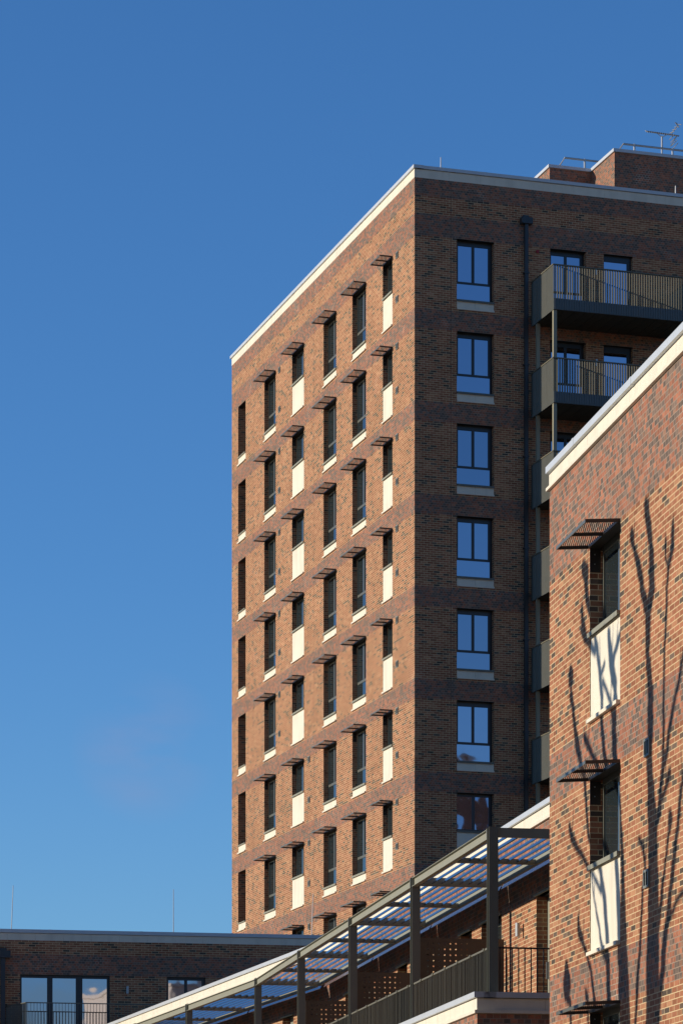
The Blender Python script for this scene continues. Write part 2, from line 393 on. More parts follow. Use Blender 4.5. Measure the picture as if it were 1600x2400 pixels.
        obj('sun_visor', remap(v, swap), wo)
    return wo

def coping(parent, segs, zt, hm=0.10, hs=0.24, name='coping', drip=True, joints=1.15):
    """segs: (axis, c, u0, u1, outward sign). metal cap over cream stone band with a drip ledge."""
    m = MB(); s = MB()
    for (axis, c, a, b, sg, ea, eb) in segs:
        def bx(mb, o, i, u0, u1, z0, z1, mt):
            if axis == 'x': mb.box(c+sg*o, c-sg*i, u0, u1, z0, z1, mt)
            else: mb.box(u0, u1, c+sg*o, c-sg*i, z0, z1, mt)
        bx(m, 0.06, 0.30, a-ea, b+eb, zt-hm, zt, COPE)
        sk = a + 2.4
        while sk < b-0.5: bx(m, 0.064, 0.302, sk, sk+0.09, zt-hm-0.004, zt+0.004, COPE); sk += 3.0
        ex = 0.006
        n = max(1, round((b-a)/joints)); L_ = (b-a)
        for k in range(n):
            u0 = a + L_*k/n; u1 = a + L_*(k+1)/n
            if k == 0: u0 -= ex if ea else 0
            if k == n-1: u1 += ex if eb else 0
            bx(s, ex, 0.1, u0+(0.002 if k else 0), u1-(0.002 if k < n-1 else 0), zt-hm-hs, zt-hm-0.012, STONE)
        if drip:
            bx(s, 0.05, 0.1, a-(0.07 if ea else 0), b+(0.03 if eb else 0), zt-hm-hs-0.045, zt-hm-hs, STONE)
    obj('coping', m, parent); obj('stone_fascia', s, parent)

def frame(x0, Z0, th): return ((x0-800)/7556*Z0, Z0, 0), R(th)

# ================================================================== setting
g = MB(); g.face([(-3000,-2000,-1.6),(3000,-2000,-1.6),(3000,4000,-1.6),(-3000,4000,-1.6)], GROUND)
tag(obj('ground', g), 'unseen ground reaching the horizon, pale and warm to bounce light', 'ground', kind='structure')
g = MB(); g.box(-30, 12, 20, 45, -1.62, -1.594, PAVE); g.box(-25, -2.6, 45, 104, -1.62, -1.59, PAVE)
tag(obj('pavement', g), 'concrete paving between the brick blocks', 'pavement', kind='structure')

# ================================================================== tower
TH = 36.09; PITCH = 3.15; NF = 11
loc, rz = frame(971, 109.6, 17.36)
tower = thing('apartment_tower', 'tall brick apartment tower with sunlit window grid, dark brick bands and balconies', 'apartment building', loc, rz)
heads = [TH - PITCH*k for k in range(NF)]
zones = [(37.44, 38.3), (TH, TH+0.75)] + [(h, h+0.675) for h in heads[1:]]
T_COLS = [(21.23, 22.35, 'niche'), (16.9, 18.5, 'long'), (13.07, 14.65, 'short'), (8.95, 10.54, 'long'), (5.4, 7.0, 'long'), (2.39, 3.48, 'short')]
holesA = []; holesB = []
for h in heads:
    for a, b, k in T_COLS:
        if k == 'niche': holesA.append((a, b, h-2.42, h, 0.45, True))
        else: holesA.append((a, b, h-2.42, h, 0.18, False))
    holesB.append((1.52, 2.87, h-2.42, h, 0.22, False))
    holesB.append((4.92, 6.24, h-2.42, h, 0.22, False))
    holesB.append((6.9, 7.98, h-2.36, h, 0.15, False))
    holesB.append((12.0, 13.35, h-2.42, h, 0.22, False))
TL, TW = 23.31, 24.0
mb = MB()
wall(mb, 'x', 0, 0, TL, -1.6, 38.15, holesA, zones)
wall(mb, 'y', 0, 0, TW, -1.6, 38.15, holesB, zones)
wall(mb, 'x', TW, 0, TL, -1.6, 38.15, [], zones); wall(mb, 'y', TL, 0, TW, -1.6, 38.15, [], zones)
obj('wall', mb, tower, v0=TH)
mb = MB(); mb.box(0.3, TW-0.3, 0.3, TL-0.3, 37.6, 37.9, ROOF); obj('roof', mb, tower)
coping(tower, [('x', 0, 0, TL, -1, 0.085, 0.085), ('y', 0, 0.10, TW, -1, 0, 0.085), ], 38.44, 0.11, 0.30, drip=False)
protoL = window(tower, True, 1.6, 2.07, 'long', visor=(0.15, 0.022))
protoS = window(tower, True, 1.58, 1.20, 'short', visor=(0.15, 0.022))
protoN = window(tower, True, 1.09, 1.20, 'short', visor=(0.15, 0.022))
protoB = window(tower, False, 1.35, 2.07, 'long', D=0.22, col_frame=DARK)
protoB2 = window(tower, False, 1.32, 2.07, 'long', D=0.22, col_frame=DARK)
protoBS = window(tower, False, 1.35, 1.30, 'pair', D=0.22, col_frame=DARK)
protoD = window(tower, False, 1.08, 2.36, 'door', D=0.15, col_frame=DARK)
# niche sill panel
nm = MB(); nm.box(-0.055, 0.40, 0.004, 1.116, -2.42, -2.37, STONE); nm.box(0.012, 0.40, 0.004, 1.116, -2.37, -2.11, STONE); nm.box(-0.045, 0.40, 0.004, 1.116, -2.105, -2.07, STEEL)
niche = obj('stone_panel', nm, tower)
first = set()
def place(proto, locn):
    if proto.name not in first:
        first.add(proto.name); proto.location = locn; return proto
    return copy_tree(proto, tower, locn)
for hi, h in enumerate(heads):
    for a, b, k in T_COLS:
        if k == 'niche': place(niche, (0, a, h))
        elif k == 'long': place(protoL, (0, a, h))
        elif b-a > 1.3: place(protoS, (0, a, h))
        else: place(protoN, (0, a, h))
    place(protoB if hi < 6 else protoBS, (1.52, 0, h)); place(protoB2, (4.92, 0, h)); place(protoD, (6.9, 0, h)); place(protoB, (12.0, 0, h))
# vents
vm = MB()
for (y0, y1, z0, z1) in ((0, 0.24, 0.17, 0.2), (0, 0.24, -0.03, 0), (0, 0.03, 0, 0.17), (0.21, 0.24, 0, 0.17), (0.105, 0.135, 0, 0.17)):
    vm.box(-0.03, 0.02, y0, y1, z0, z1, VENT)
vm.box(-0.012, 0.02, 0.03, 0.21, 0, 0.17, BLACK)
vent_me = vm.mesh('vent')
for i, h in enumerate(heads):
    for dz in (-0.22, -1.75):
        obj('vent', vent_me, tower, loc=(0, 1.73, h+dz))
        if i < 5: obj('vent', vent_me, tower, loc=(0, 16.23, h+dz))
        else: obj('vent', vent_me, tower, loc=(0, 12.25, h+dz))
jm = MB()
for a in (4.65, 11.75, 20.1): jm.box(-0.003, 0.0, a-0.006, a+0.006, -1.6, 38.03, JOINT)
jm.box(1.30, 1.312, -0.003, 0.0, -1.6, 38.03, JOINT)
obj('movement_joint', jm, tower)
# down pipe
p = MB(); p.box(3.80, 4.20, -0.24, -0.02, 36.79, 37.0, PIPE); p.box(3.88, 4.08, -0.18, -0.02, 37.0, 37.08, PIPE)
p.box(3.94, 4.06, -0.17, -0.05, -1.6, 36.79, PIPE)
for h in heads: p.box(3.91, 4.09, -0.19, -0.002, h-1.0, h-0.95, PIPE)
obj('downpipe', p, tower)
# balconies
B0, B1, BD = 4.24, 9.33, 2.10
def fins(mb, p0, p1, z0, z1, pitch, wd, th, direction, m):
    w0 = wd; fr = random.Random(5)
    p0 = Vector(p0); p1 = Vector(p1); L_ = (p1-p0).length; n = int(L_/pitch)
    d = Vector(direction).normalized()
    for i in range(n+1):
        c = p0.lerp(p1, i/n)
        wd = w0*(fr.uniform(0.7, 1.25) if m is OLIVE2 else 1.0)
        a_ = c - d*wd/2; b_ = c + d*wd/2
        mb.bar((a_.x, a_.y, (z0+z1)/2), (b_.x, b_.y, (z0+z1)/2), th, z1-z0, m)
def balcony():
    root = MB()          # deck
    root.box(B0+0.03, B1-0.03, -BD+0.03, -0.003, -2.72, -2.40, FASCIA)
    x = B0+0.1
    while x < B1-0.15:
        root.box(x, x+0.36, -BD+0.06, -0.02, -2.74, -2.72, SOFF); x += 0.375
    dk = obj('balcony', root, tower)
    f = MB()
    # ribbed fascia on the front
    f.box(B0, B1, -BD, -BD+0.03, -2.77, -2.39, FASCIA)
    x = B0+0.03
    while x < B1: f.box(x, x+0.03, -BD-0.02, -BD, -2.765, -2.395, FASCIA); x += 0.09
    f.box(B0+0.001, B0+0.03, -BD+0.03, -0.04, -2.77, -2.39, FASCIA); f.box(B1-0.03, B1-0.001, -BD+0.03, -0.04, -2.77, -2.39, FASCIA)
    obj('fascia', f, dk)
    r = MB(); di = (1, -1, 0)
    fins(r, (B0+0.05, -BD+0.02, 0), (B1-0.05, -BD+0.02, 0), -2.39, -1.27, 0.09, 0.052, 0.008, di, OLIVE)
    fins(r, (B0-0.012, -BD+0.03, 0), (B0-0.012, -0.06, 0), -2.77, -1.27, 0.09, 0.038, 0.006, di, OLIVE2)
    fins(r, (B1-0.02, -BD+0.06, 0), (B1-0.02, -0.06, 0), -2.39, -1.27, 0.09, 0.052, 0.008, di, OLIVE)
    r.box(B0-0.03, B1+0.005, -BD-0.012, -BD+0.05, -1.27, -1.235, OLIVE)
    r.box(B0-0.035, B0+0.02, -BD+0.05, -0.05, -1.27, -1.235, OLIVE); r.box(B1-0.045, B1+0.005, -BD+0.05, -0.05, -1.27, -1.235, OLIVE)
    obj('railing', r, dk)
    ps = MB()
    for (x, y) in ((B0+0.02, -BD+0.06), (B0+0.02, -0.45), (B1-0.15, -0.45), (B1-0.15, -BD+0.06)):
        q = MB(); q.box(x, x+0.12, y, y+0.12, -2.77-0.37-2.78+0.0, -2.775, OLIVE)
        q2 = MB()
        q2.box(x, x+0.12, y, y+0.12, -2.77-2.0, -2.775, OLIVE)
        q3 = MB(); q3.box(x, x+0.12, y, y+0.12, -5.54, -2.775, POSTM)
        obj('post', q3, dk)
    return dk
bal = balcony()
bal.location = (0, 0, heads[0])
for h in heads[1:9]: copy_tree(bal, tower, (0, 0, h))
lm = MB(); lm.tube([(0, -0.10, -0.12), (0, -0.10, 0.12)], 0.045, GALV, 12); lm.box(-0.02, 0.02, -0.07, 0, -0.03, 0.03, GALV)
lamp_me = lm.mesh('wall_light')
rm = MB(); rm.box(-0.05, 0.05, -0.05, 0, -0.05, 0.05, RED); red_me = rm.mesh('alarm_box')
for h in heads[:9]:
    obj('wall_light', lamp_me, tower, loc=(6.60, 0, h-0.68)); obj('alarm_box', red_me, tower, loc=(4.45, 0, h-0.02-0.15))
# penthouse plant rooms
PZ = 40.58
mb = MB()
a0, b0, a1, b1 = 4.3, 6.556, 2.11, 8.166
wall(mb, 'y', a0, b0, b1, 37.7, PZ-0.1, [], [(39.2, 41)]); wall(mb, 'x', b0, a0, 15, 37.7, PZ-0.1, [], [(39.2, 41)])
wall(mb, 'y', a1, b1, 19, 37.7, PZ-0.1, [], [(39.2, 41)]); wall(mb, 'x', b1, a1, 15, 37.7, PZ-0.1, [], [(39.2, 41)])
wall(mb, 'x', 19, a1, 15, 37.7, PZ-0.1, [], [(39.2, 41)]); wall(mb, 'y', 15, b0, 19, 37.7, PZ-0.1, [], [(39.2, 41)])
ph = obj('plant_room', mb, tower, v0=TH)
c = MB()
c.box(b0-0.06, b1-0.06, a0-0.06, a0+0.3, PZ-0.11, PZ, COPE); c.box(b0-0.06, b0+0.3, a0+0.3, 15.06, PZ-0.11, PZ, COPE)
c.box(b1-0.06, 19.06, a1-0.06, a1+0.3, PZ-0.11, PZ, COPE); c.box(b1-0.06, b1+0.3, a1+0.3, 15.06, PZ-0.108, PZ+0.002, COPE)
c.box(b0+0.3, 18.7, a0+0.3, 14.8, PZ-0.3, PZ-0.15, ROOF); c.box(b1+0.3, 18.7, a1+0.3, a0+0.3, PZ-0.3, PZ-0.15, ROOF)
obj('roof_edge', c, ph)
Mt = Matrix.Translation(Vector(loc)) @ Matrix.Rotation(rz, 4, 'Z')
def tw(x, y, z): return tuple(Mt @ Vector((x, y, z)))
def rail_thing(pts, posts, zb, label):
    t = thing('guard_rail', label, 'guard rail', tw(pts[1][0], pts[1][1], zb), rz)
    o = pts[1]
    r = MB(); r.tube([(p[0]-o[0], p[1]-o[1], p[2]-zb) for p in pts], 0.035, GALV, 8); obj('rail', r, t)
    for (x, y) in posts:
        q = MB(); q.tube([(x-o[0], y-o[1], 0), (x-o[0], y-o[1], pts[1][2]-zb+0.04)], 0.04, GALV, 8)
        q.box(x-o[0]-0.07, x-o[0]+0.07, y-o[1]-0.07, y-o[1]+0.07, 0, 0.02, GALV); obj('post', q, t)
    return t
rail_thing([(7.02, 4.75, PZ+0.02), (7.25, 4.6, 41.0), (14, 4.6, 41.0)], [(8.03, 4.6)], PZ, 'galvanised guard rail on the lower, left-hand plant room roof')
rail_thing([(8.43, 2.5, PZ+0.02), (8.62, 2.41, 40.90), (18.5, 2.41, 40.90)], [(9.05, 2.41), (10.52, 2.41), (12.0, 2.41)], PZ, 'long galvanised guard rail on the higher plant room roof beside the television aerial')
# aerial
ax, ay = 10.40, 3.1
aer = thing('television_aerial', 'yagi television aerial with forked reflector on a short mast on the plant room roof', 'aerial', tw(ax, ay, PZ), rz)
m_ = MB(); m_.tube([(0,0,-0.1),(0,0,1.02)], 0.035, GALV, 8); obj('mast', m_, aer)
bm_ = MB(); bm_.tube([(-0.62, 0, 1.13), (0.66, 0, 1.10)], 0.024, GALV, 6)
bm_.tube([(-0.2, 0, 1.12), (0, 0, 0.98), (0.2, 0, 1.11)], 0.012, GALV, 6); obj('boom', bm_, aer)
el = MB()
for k in range(14):
    x = -0.60 + k*0.083; z = 1.13 - 0.02*k/14
    el.tube([(x, -0.13, z-0.075), (x, 0.13, z+0.075)], 0.011, GALV, 5); el.box(x-0.014, x+0.014, -0.02, 0.02, z-0.02, z+0.02, BLACK)
obj('element', el, aer)
rf = MB()
for k in range(4):
    f_ = 0.1*k
    rf.tube([(0.40+f_*0.9, -0.18, 1.16+f_*0.9+0.02), (0.22+f_*0.9+0.16, 0.18, 1.18+f_*1.15+0.06)], 0.013, GALV, 5)
    rf.tube([(0.42+f_*0.5-0.02, -0.18, 1.05-f_*0.9), (0.36+f_*0.5, 0.18, 1.0-f_*1.0)], 0.013, GALV, 5)
rf.tube([(0.35, 0, 1.12), (0.62, 0, 1.50)], 0.018, GALV, 5); rf.tube([(0.66, 0, 1.40), (0.50, 0, 1.58)], 0.015, GALV, 5); rf.tube([(0.66, 0, 1.40), (0.56, 0, 1.57)], 0.015, GALV, 5)
rf.tube([(0.57, 0, 1.08), (0.33, 0, 0.70)], 0.018, GALV, 5)
obj('reflector', rf, aer)
def rod(p, z0, z1, label, lean=0.0, r=0.02):
    o = MB(); o.tube([(0,0,0), (lean, 0, z1-z0)], [r, r*0.7], GALV, 6); o.box(-0.04, 0.04, -0.04, 0.04, 0, 0.03, GALV)
    ob = obj('lightning_rod', o); ob.location = p; tag(ob, label, 'lightning rod', 'lightning rods on the parapets'); return ob
rod(tw(0.995, 0.15, 38.44), 38.44, 38.86, 'short thin rod on the tower parapet just right of its corner')
rod(tw(9.66, 0.15, 38.44), 38.44, 38.78, 'short thick rod on the tower parapet in front of the plant room', r=0.025)

# ================================================================== left building
loc, rz = frame(300, 106.0, 10.13)
left = thing('low_brick_building', 'low brick building in shade at the bottom left with glazed doors behind a balcony', 'building', loc, rz)
LH = 10.51
mb = MB()
W0, W1 = -26.0, 8.0
wall(mb, 'y', 0, W0, W1, -1.6, 11.72, [(-3.53, -0.59, LH-2.36, LH, 0.12, False), (1.285, 2.575, LH-2.1, LH, 0.12, False), (-12, -9, LH-2.36, LH, 0.12, False)] +
     [(x, x+1.35, LH-3.15*k-2.42, LH-3.15*k, 0.12, True) for k in (1, 2, 3) for x in (-12, -6, -3.2, 1.285)],
     [(LH, LH+0.675)] + [(LH-3.15*k, LH-3.15*k+0.675) for k in (1, 2, 3)])
wall(mb, 'x', W0, 0, 6, -1.6, 11.72, [], []); wall(mb, 'x', W1, 0, 6, -1.6, 11.72, [], []); wall(mb, 'y', 6, W0, W1, -1.6, 11.72, [], [])
obj('wall', mb, left, v0=LH)
mb = MB(); mb.box(W0+0.3, W1-0.3, 0.3, 5.7, 11.5, 11.75, ROOF); obj('roof', mb, left)
coping(left, [('y', 0, W0, W1, -1, 0.08, 0.08)], 11.98, 0.115, 0.24, drip=False, joints=0.93)
for kind, x, w_, h in (('triple', -3.53, 2.94, 2.36), ('pair', 1.285, 1.29, 2.1), ('triple', -12, 3.0, 2.36)):
    o_ = window(left, False, w_, h, kind, D=0.12, col_frame=DARK, panel=None); o_.location = (x, 0, LH)
p = MB(); p.box(-4.2, -3.86, -0.28, -0.02, 11.02, 11.25, PIPE); p.box(-4.25, -3.99, -0.24, -0.02, 11.25, 11.33, PIPE); p.box(-4.17, -4.03, -0.2, -0.05, -1.6, 11.02, PIPE)
obj('downpipe', p, left)
bl = MB(); bl.box(-4.0, 1.0, -1.5, -0.003, LH-2.75, LH-2.4, FASCIA); bd = obj('balcony', bl, left)
r = MB(); fins(r, (-3.4, -1.47, 0), (0.95, -1.47, 0), LH-2.4, LH-1.07, 0.1, 0.04, 0.01, (0.2, 1, 0), GREYF)
fins(r, (-3.45, -1.45, 0), (-3.98, -0.05, 0), LH-2.4, LH-1.07, 0.1, 0.04, 0.01, (1, 0.2, 0), GREYF)
r.box(-3.45, 1.0, -1.50, -1.44, LH-1.07, LH-1.04, GREYF); r.bar((-3.45, -1.46, LH-1.055), (-3.98, -0.02, LH-1.055), 0.05, 0.03, GREYF)
obj('railing', r, bd)
obj('wall_light', lamp_me, left, loc=(-0.02, 0, LH-0.46))
Mt = Matrix.Translation(Vector(loc)) @ Matrix.Rotation(rz, 4, 'Z')
rod(tuple(Mt @ Vector((-3.75, 0.9, 11.98))), 11.98, 13.52, 'tall thin leaning rod on the low roof at the far left', lean=0.06, r=0.014)
rod(tuple(Mt @ Vector((1.62, 0.9, 11.98))), 11.98, 13.51, 'tall thin rod on the low roof midway between frame edge and tower', r=0.014)
rod(tuple(Mt @ Vector((6.27, 0.9, 11.98))), 11.98, 13.47, 'tall thin rod on the low roof standing before the sunlit tower wall', lean=0.05, r=0.014)

# ================================================================== terrace building with pergola (two straight runs meeting at a slight angle)
loc1, rz1 = frame(1145, 52.0, 10.13)
K = 25.15
A1 = Vector((-math.sin(rz1), math.cos(rz1), 0)); O1 = Vector(loc1)
rz2 = R(16.1); O2 = O1 + A1*K
dm = math.tan((rz2-rz1)/2)
terr = thing('terrace_building', 'brick block set back behind a roof terrace, with a sunlit cream fascia', 'building', loc1, rz1)
far_ = bpy.data.objects.new('far_wing', None)
L2 = 27.0
WB = 1.80           # upper wall plane
EB = -0.26          # lower wall plane
DH = 6.99
def run(parent, s0, s1, rot, locl, first_run):
    mb = MB()
    hs = []
    for k in range(-1, 6):
        a = 3.15 + 6.29*k
        if a > s0+0.2 and a+1.05 < s1-0.2: hs.append((a, a+1.05, 4.5, DH, 0.2, False))
        b = 6.9 + 6.29*k
        if b > s0+0.2 and b+1.7 < s1-0.2: hs.append((b, b+1.7, DH-1.3, DH, 0.2, False))
    wall(mb, 'x', WB, s0 - (0 if first_run else WB*dm), s1 + (WB*dm if first_run else 0), 4.4, 8.3, hs, [(DH, 9)])
    if first_run: wall(mb, 'y', 0.0, WB, 9, 4.4, 8.3, [], [(DH, 9)])
    lo = MB()
    wall(mb, 'x', EB, s0 - (0.30 if first_run else EB*dm), s1 + (EB*dm if first_run else 0), -1.6, 4.6, [], [(3.84, 4.7)])
    if first_run: wall(mb, 'y', -0.30, EB, 7, -1.6, 4.6, [], [(3.84, 4.7)])
    o = obj('wall', mb, parent, v0=DH, loc=locl, rotz=rot)
    r = MB(); r.box(WB+0.3, WB+7, s0, s1, 8.2, 8.32, ROOF); r.box(EB+0.3, WB-0.002, s0+(0.0 if first_run else 0.02), s1, 4.35, 4.48, PAVE)
    if first_run: r.box(WB-0.002, 7, -0.28, -0.002, 4.35, 4.48, PAVE)
    obj('roof', r, parent, loc=locl, rotz=rot)
    return o, hs
w1, hs1 = run(terr, 0.0, K, 0, (0,0,0), True)
l2 = (0, K, 0)
w2, hs2 = run(terr, 0.0, L2, rz2-rz1, l2, False)
# copings of both runs
def cop2(parent, c, s0, s1, zt, ea, eb, rot, locl, extra=None, hm=0.09, hs=0.25):
    m = MB(); s = MB()
    def seg(axis, c, a, b, sg, ea, eb):
        def bx(mb, o, i, u0, u1, z0, z1, mt):
            if axis == 'x': mb.box(c+sg*o, c-sg*i, u0, u1, z0, z1, mt)
            else: mb.box(u0, u1, c+sg*o, c-sg*i, z0, z1, mt)
        bx(m, 0.06, 0.30, a-(0.06 if ea else 0), b, zt-hm, zt, COPE)
        n = max(1, round((b-a)/1.0)); L_ = b-a
        for k in range(n):
            u0 = a+L_*k/n; u1 = a+L_*(k+1)/n
            bx(s, 0.006, 0.1, u0+(0.002 if k else (-0.006 if ea else 0)), u1-(0.002 if k < n-1 else 0), zt-hm-hs+0.05, zt-hm-0.012, STONE)
        bx(s, 0.05, 0.1, a-(0.05 if ea else 0), b, zt-hm-hs, zt-hm-hs+0.05, STONE)
    seg('x', c, s0, s1, -1, ea, eb)
    if extra:
        axis, cc, a, b = extra
        seg(axis, cc, a, b, -1, False, False)
    obj('coping', m, parent, loc=locl, rotz=rot); obj('stone_fascia', s, parent, loc=locl, rotz=rot)
cop2(terr, WB, 0.0, K+WB*dm, 8.56, 1, 0, 0, (0,0,0), ('y', 0.0, WB+0.3, 9))
cop2(terr, WB, -WB*dm, L2, 8.56, 0, 0, rz2-rz1, l2)
cop2(terr, EB, -0.30, K+EB*dm, 4.87, 1, 0, 0, (0,0,0), ('y', -0.30, EB+0.10, 7))
cop2(terr, EB, -EB*dm, L2, 4.87, 0, 0, rz2-rz1, l2)
# doors and windows of the upper storey
def pw(parent, hs, rot, locl):
    hold = parent
    for (a, b, z0, z1, d, c_) in hs:
        kind = 'door' if z0 < 5 else 'pair'
        o_ = window(hold, True, b-a, z1-z0, kind, D=0.2, col_frame=STEEL if kind == 'door' else GREYF, panel=None)
        M_ = Matrix.Translation(Vector(locl)) @ Matrix.Rotation(rot, 4, 'Z') @ Matrix.Translation(Vector((WB, a, z1)))
        o_.matrix_local = M_
        f_ = MB(); f_.box(-0.04, 0.1, 0.02, b-a+0.08, 0.0, 0.035, STEEL); q = obj('head_flashing', f_, o_)
pw(terr, hs1, 0, (0,0,0)); pw(terr, hs2, rz2-rz1, l2)
obj('wall_light', lamp_me, terr, loc=(WB, 5.2, 6.52), rotz=R(-90))
# --- pergola
def world1(x, y, z): return tuple(O1 + Vector((math.cos(rz1)*x - math.sin(rz1)*y, math.sin(rz1)*x + math.cos(rz1)*y, z)))
perg = thing('pergola', 'long olive grey steel pergola with louvres tinted reflected-sky blue over the roof terrace', 'pergola', tuple(O1 + Vector((0, 0, 4.48))), rz1)
ZB = -4.48
PW, PD = 0.155, 0.16
def post_mb():
    p = MB(); z0, z1 = 0.0, 7.57+ZB; STEEL = PSTEEL
    p.box(0, PW, 0, 0.012, z0, z1, STEEL); p.box(0, PW, PD-0.012, PD, z0, z1, STEEL); p.box(PW/2-0.004, PW/2+0.004, 0.012, PD-0.012, z0, z1-0.003, STEEL)
    p.box(-0.03, PW+0.03, -0.03, PD+0.03, 0, 0.015, STEEL)
    p.box(0.012, 0.022, PD, PD+0.10, z1-0.17, z1-0.01, STEEL)
    for zz in (-0.13, -0.09, -0.05): p.box(0.002, 0.012, PD+0.03, PD+0.05, z1+zz-0.008, z1+zz+0.008, GALV)
    return p.mesh('post')
pm = post_mb()
rt = rz2-rz1
def at2(x, y):  # second-run coordinates to pergola coordinates
    return (math.cos(rt)*x - math.sin(rt)*y, K + math.sin(rt)*x + math.cos(rt)*y)
posts1 = [0, 6.29, 12.57, 18.86, K]
posts2 = [7.04, 13.3, 19.6, 25.9]
for a in posts1: obj('post', pm, perg, loc=(0, a, 0))
for a in posts2:
    x, y = at2(0, a); obj('post', pm, perg, loc=(x, y, 0), rotz=rt)
def bay(a0, a1, rot, sec):
    L_ = a1-a0-PD
    lx = (0, a0+PD, 0) if not sec else (*at2(0, a0+PD), 0)
    kw = dict(parent=perg, loc=lx, rotz=rot)
    f = MB(); zt, zb = 7.545+ZB, 7.385+ZB
    f.box(0.0, 0.10, 0.01, L_-0.01, zt-0.010, zt, STEEL); f.box(0.0, 0.10, 0.01, L_-0.01, zb, zb+0.010, STEEL); f.box(0.045, 0.055, 0.01, L_-0.01, zb+0.010, zt-0.010, STEEL)
    obj('beam', f, **kw)
    inn = MB(); inn.box(1.545, 1.60, 0, L_, 7.41+ZB, 7.545+ZB, STEEL); obj('beam', inn, **kw)
    gt = MB(); gt.bar((1.69, 0, 7.44+ZB), (1.69, L_, 7.44+ZB), 0.16, 0.012, BLADE, up=(-math.sin(R(60)), 0, math.cos(R(60)))); obj('gutter', gt, **kw)
    bl = MB(); ti = R(62)
    for k in range(8):
        x = 0.22 + k*0.168; w_ = 0.078; z = 7.475+ZB
        dx, dz = math.cos(ti)*w_/2, math.sin(ti)*w_/2
        n_ = Vector((-math.sin(ti), 0, math.cos(ti)))*0.005
        q = [(x-dx, z-dz), (x+dx, z+dz)]
        v = []
        for yy in (0.0, L_):
            v += [(q[0][0]-n_.x, yy, q[0][1]-n_.z), (q[1][0]-n_.x, yy, q[1][1]-n_.z), (q[1][0]+n_.x, yy, q[1][1]+n_.z), (q[0][0]+n_.x, yy, q[0][1]+n_.z)]
        b = len(bl.v); bl.v += v
        for fc in ((0,1,2,3),(7,6,5,4),(0,4,5,1),(1,5,6,2),(2,6,7,3),(3,7,4,0)): bl.f.append(tuple(b+i for i in fc)); bl.m.append(bl.mi(BLADE))
    obj('louvre', bl, **kw)
    cb = MB(); cb.box(0.056, 1.545, L_/2-0.04, L_/2+0.04, 7.412+ZB, 7.50+ZB, STEEL); obj('cross_beam', cb, **kw)
    return kw
ends1 = list(zip(posts1[:-1], posts1[1:]))
for a0_, a1_ in ends1: bay(a0_, a1_, 0, False)
for a0_, a1_ in zip([0]+posts2[:-1], posts2): bay(a0_, a1_, rt, True)
cbm = MB(); cbm.box(PW+0.001, 1.60, 0.03, 0.11, 7.41+ZB, 7.56+ZB, STEEL); cme = cbm.mesh('cross_beam')
for a in posts1: obj('cross_beam', cme, perg, loc=(0, a, 0))
for a in posts2: obj('cross_beam', cme, perg, loc=(*at2(0, a), 0), rotz=rt)
# --- balustrades between the posts
gb = 'balustrade runs along the roof terrace'
def bal_run(a0, a1, label, sec=False):
    if not sec: o = world1(0.05, a0+PD, 4.48); rot = rz1
    else: x, y = at2(0.05, a0+PD); o = world1(x, y, 4.48); rot = rz2
    t = thing('balustrade', label, 'balustrade', o, rot, gb)
    L_ = a1-a0-PD
    r = MB(); r.box(-0.02, 0.02, 0.01, L_-0.01, 1.135, 1.165, OLIVE); r.box(-0.01, 0.01, 0.01, L_-0.01, 0.36, 0.40, OLIVE)
    for k in range(6): r.box(-0.035, -0.02, 0.3+k*L_/6, 0.38+k*L_/6, 1.14, 1.175, OLIVE)
    obj('rail', r, t)
    b = MB(); n = int(L_/0.1)
    for i in range(n):
        y = 0.05 + i*0.1
        q_ = random.uniform(0.012, 0.026); b.box(-q_, q_, y-random.uniform(0.003, 0.009), y+0.004, 0.40, 1.135, OLIVE)
    obj('baluster', b, t)
names = ['nearest to the viewer, ending at the thick first post', 'between the second and third pergola posts', 'between the third and fourth pergola posts', 'between the fourth and fifth pergola posts']
for (a0_, a1_), nm_ in zip(ends1, names): bal_run(a0_, a1_, 'olive metal fin balustrade '+nm_)
rt_o = world1(0.16, 0.05, 4.48)
t = thing('balustrade', 'thin dark bar balustrade across the terrace end, in front of the sunlit brick', 'balustrade', rt_o, rz1, gb)
r = MB(); r.box(0.0, 1.63, -0.02, 0.02, 1.13, 1.155, DARK); r.box(0, 1.63, -0.012, 0.012, 0.39, 0.415, DARK); obj('rail', r, t)
b = MB()
for i in range(16): x = 0.03+i*0.104; b.box(x-0.008, x+0.008, -0.008, 0.008, 0.415, 1.13, DARK)
obj('baluster', b, t)
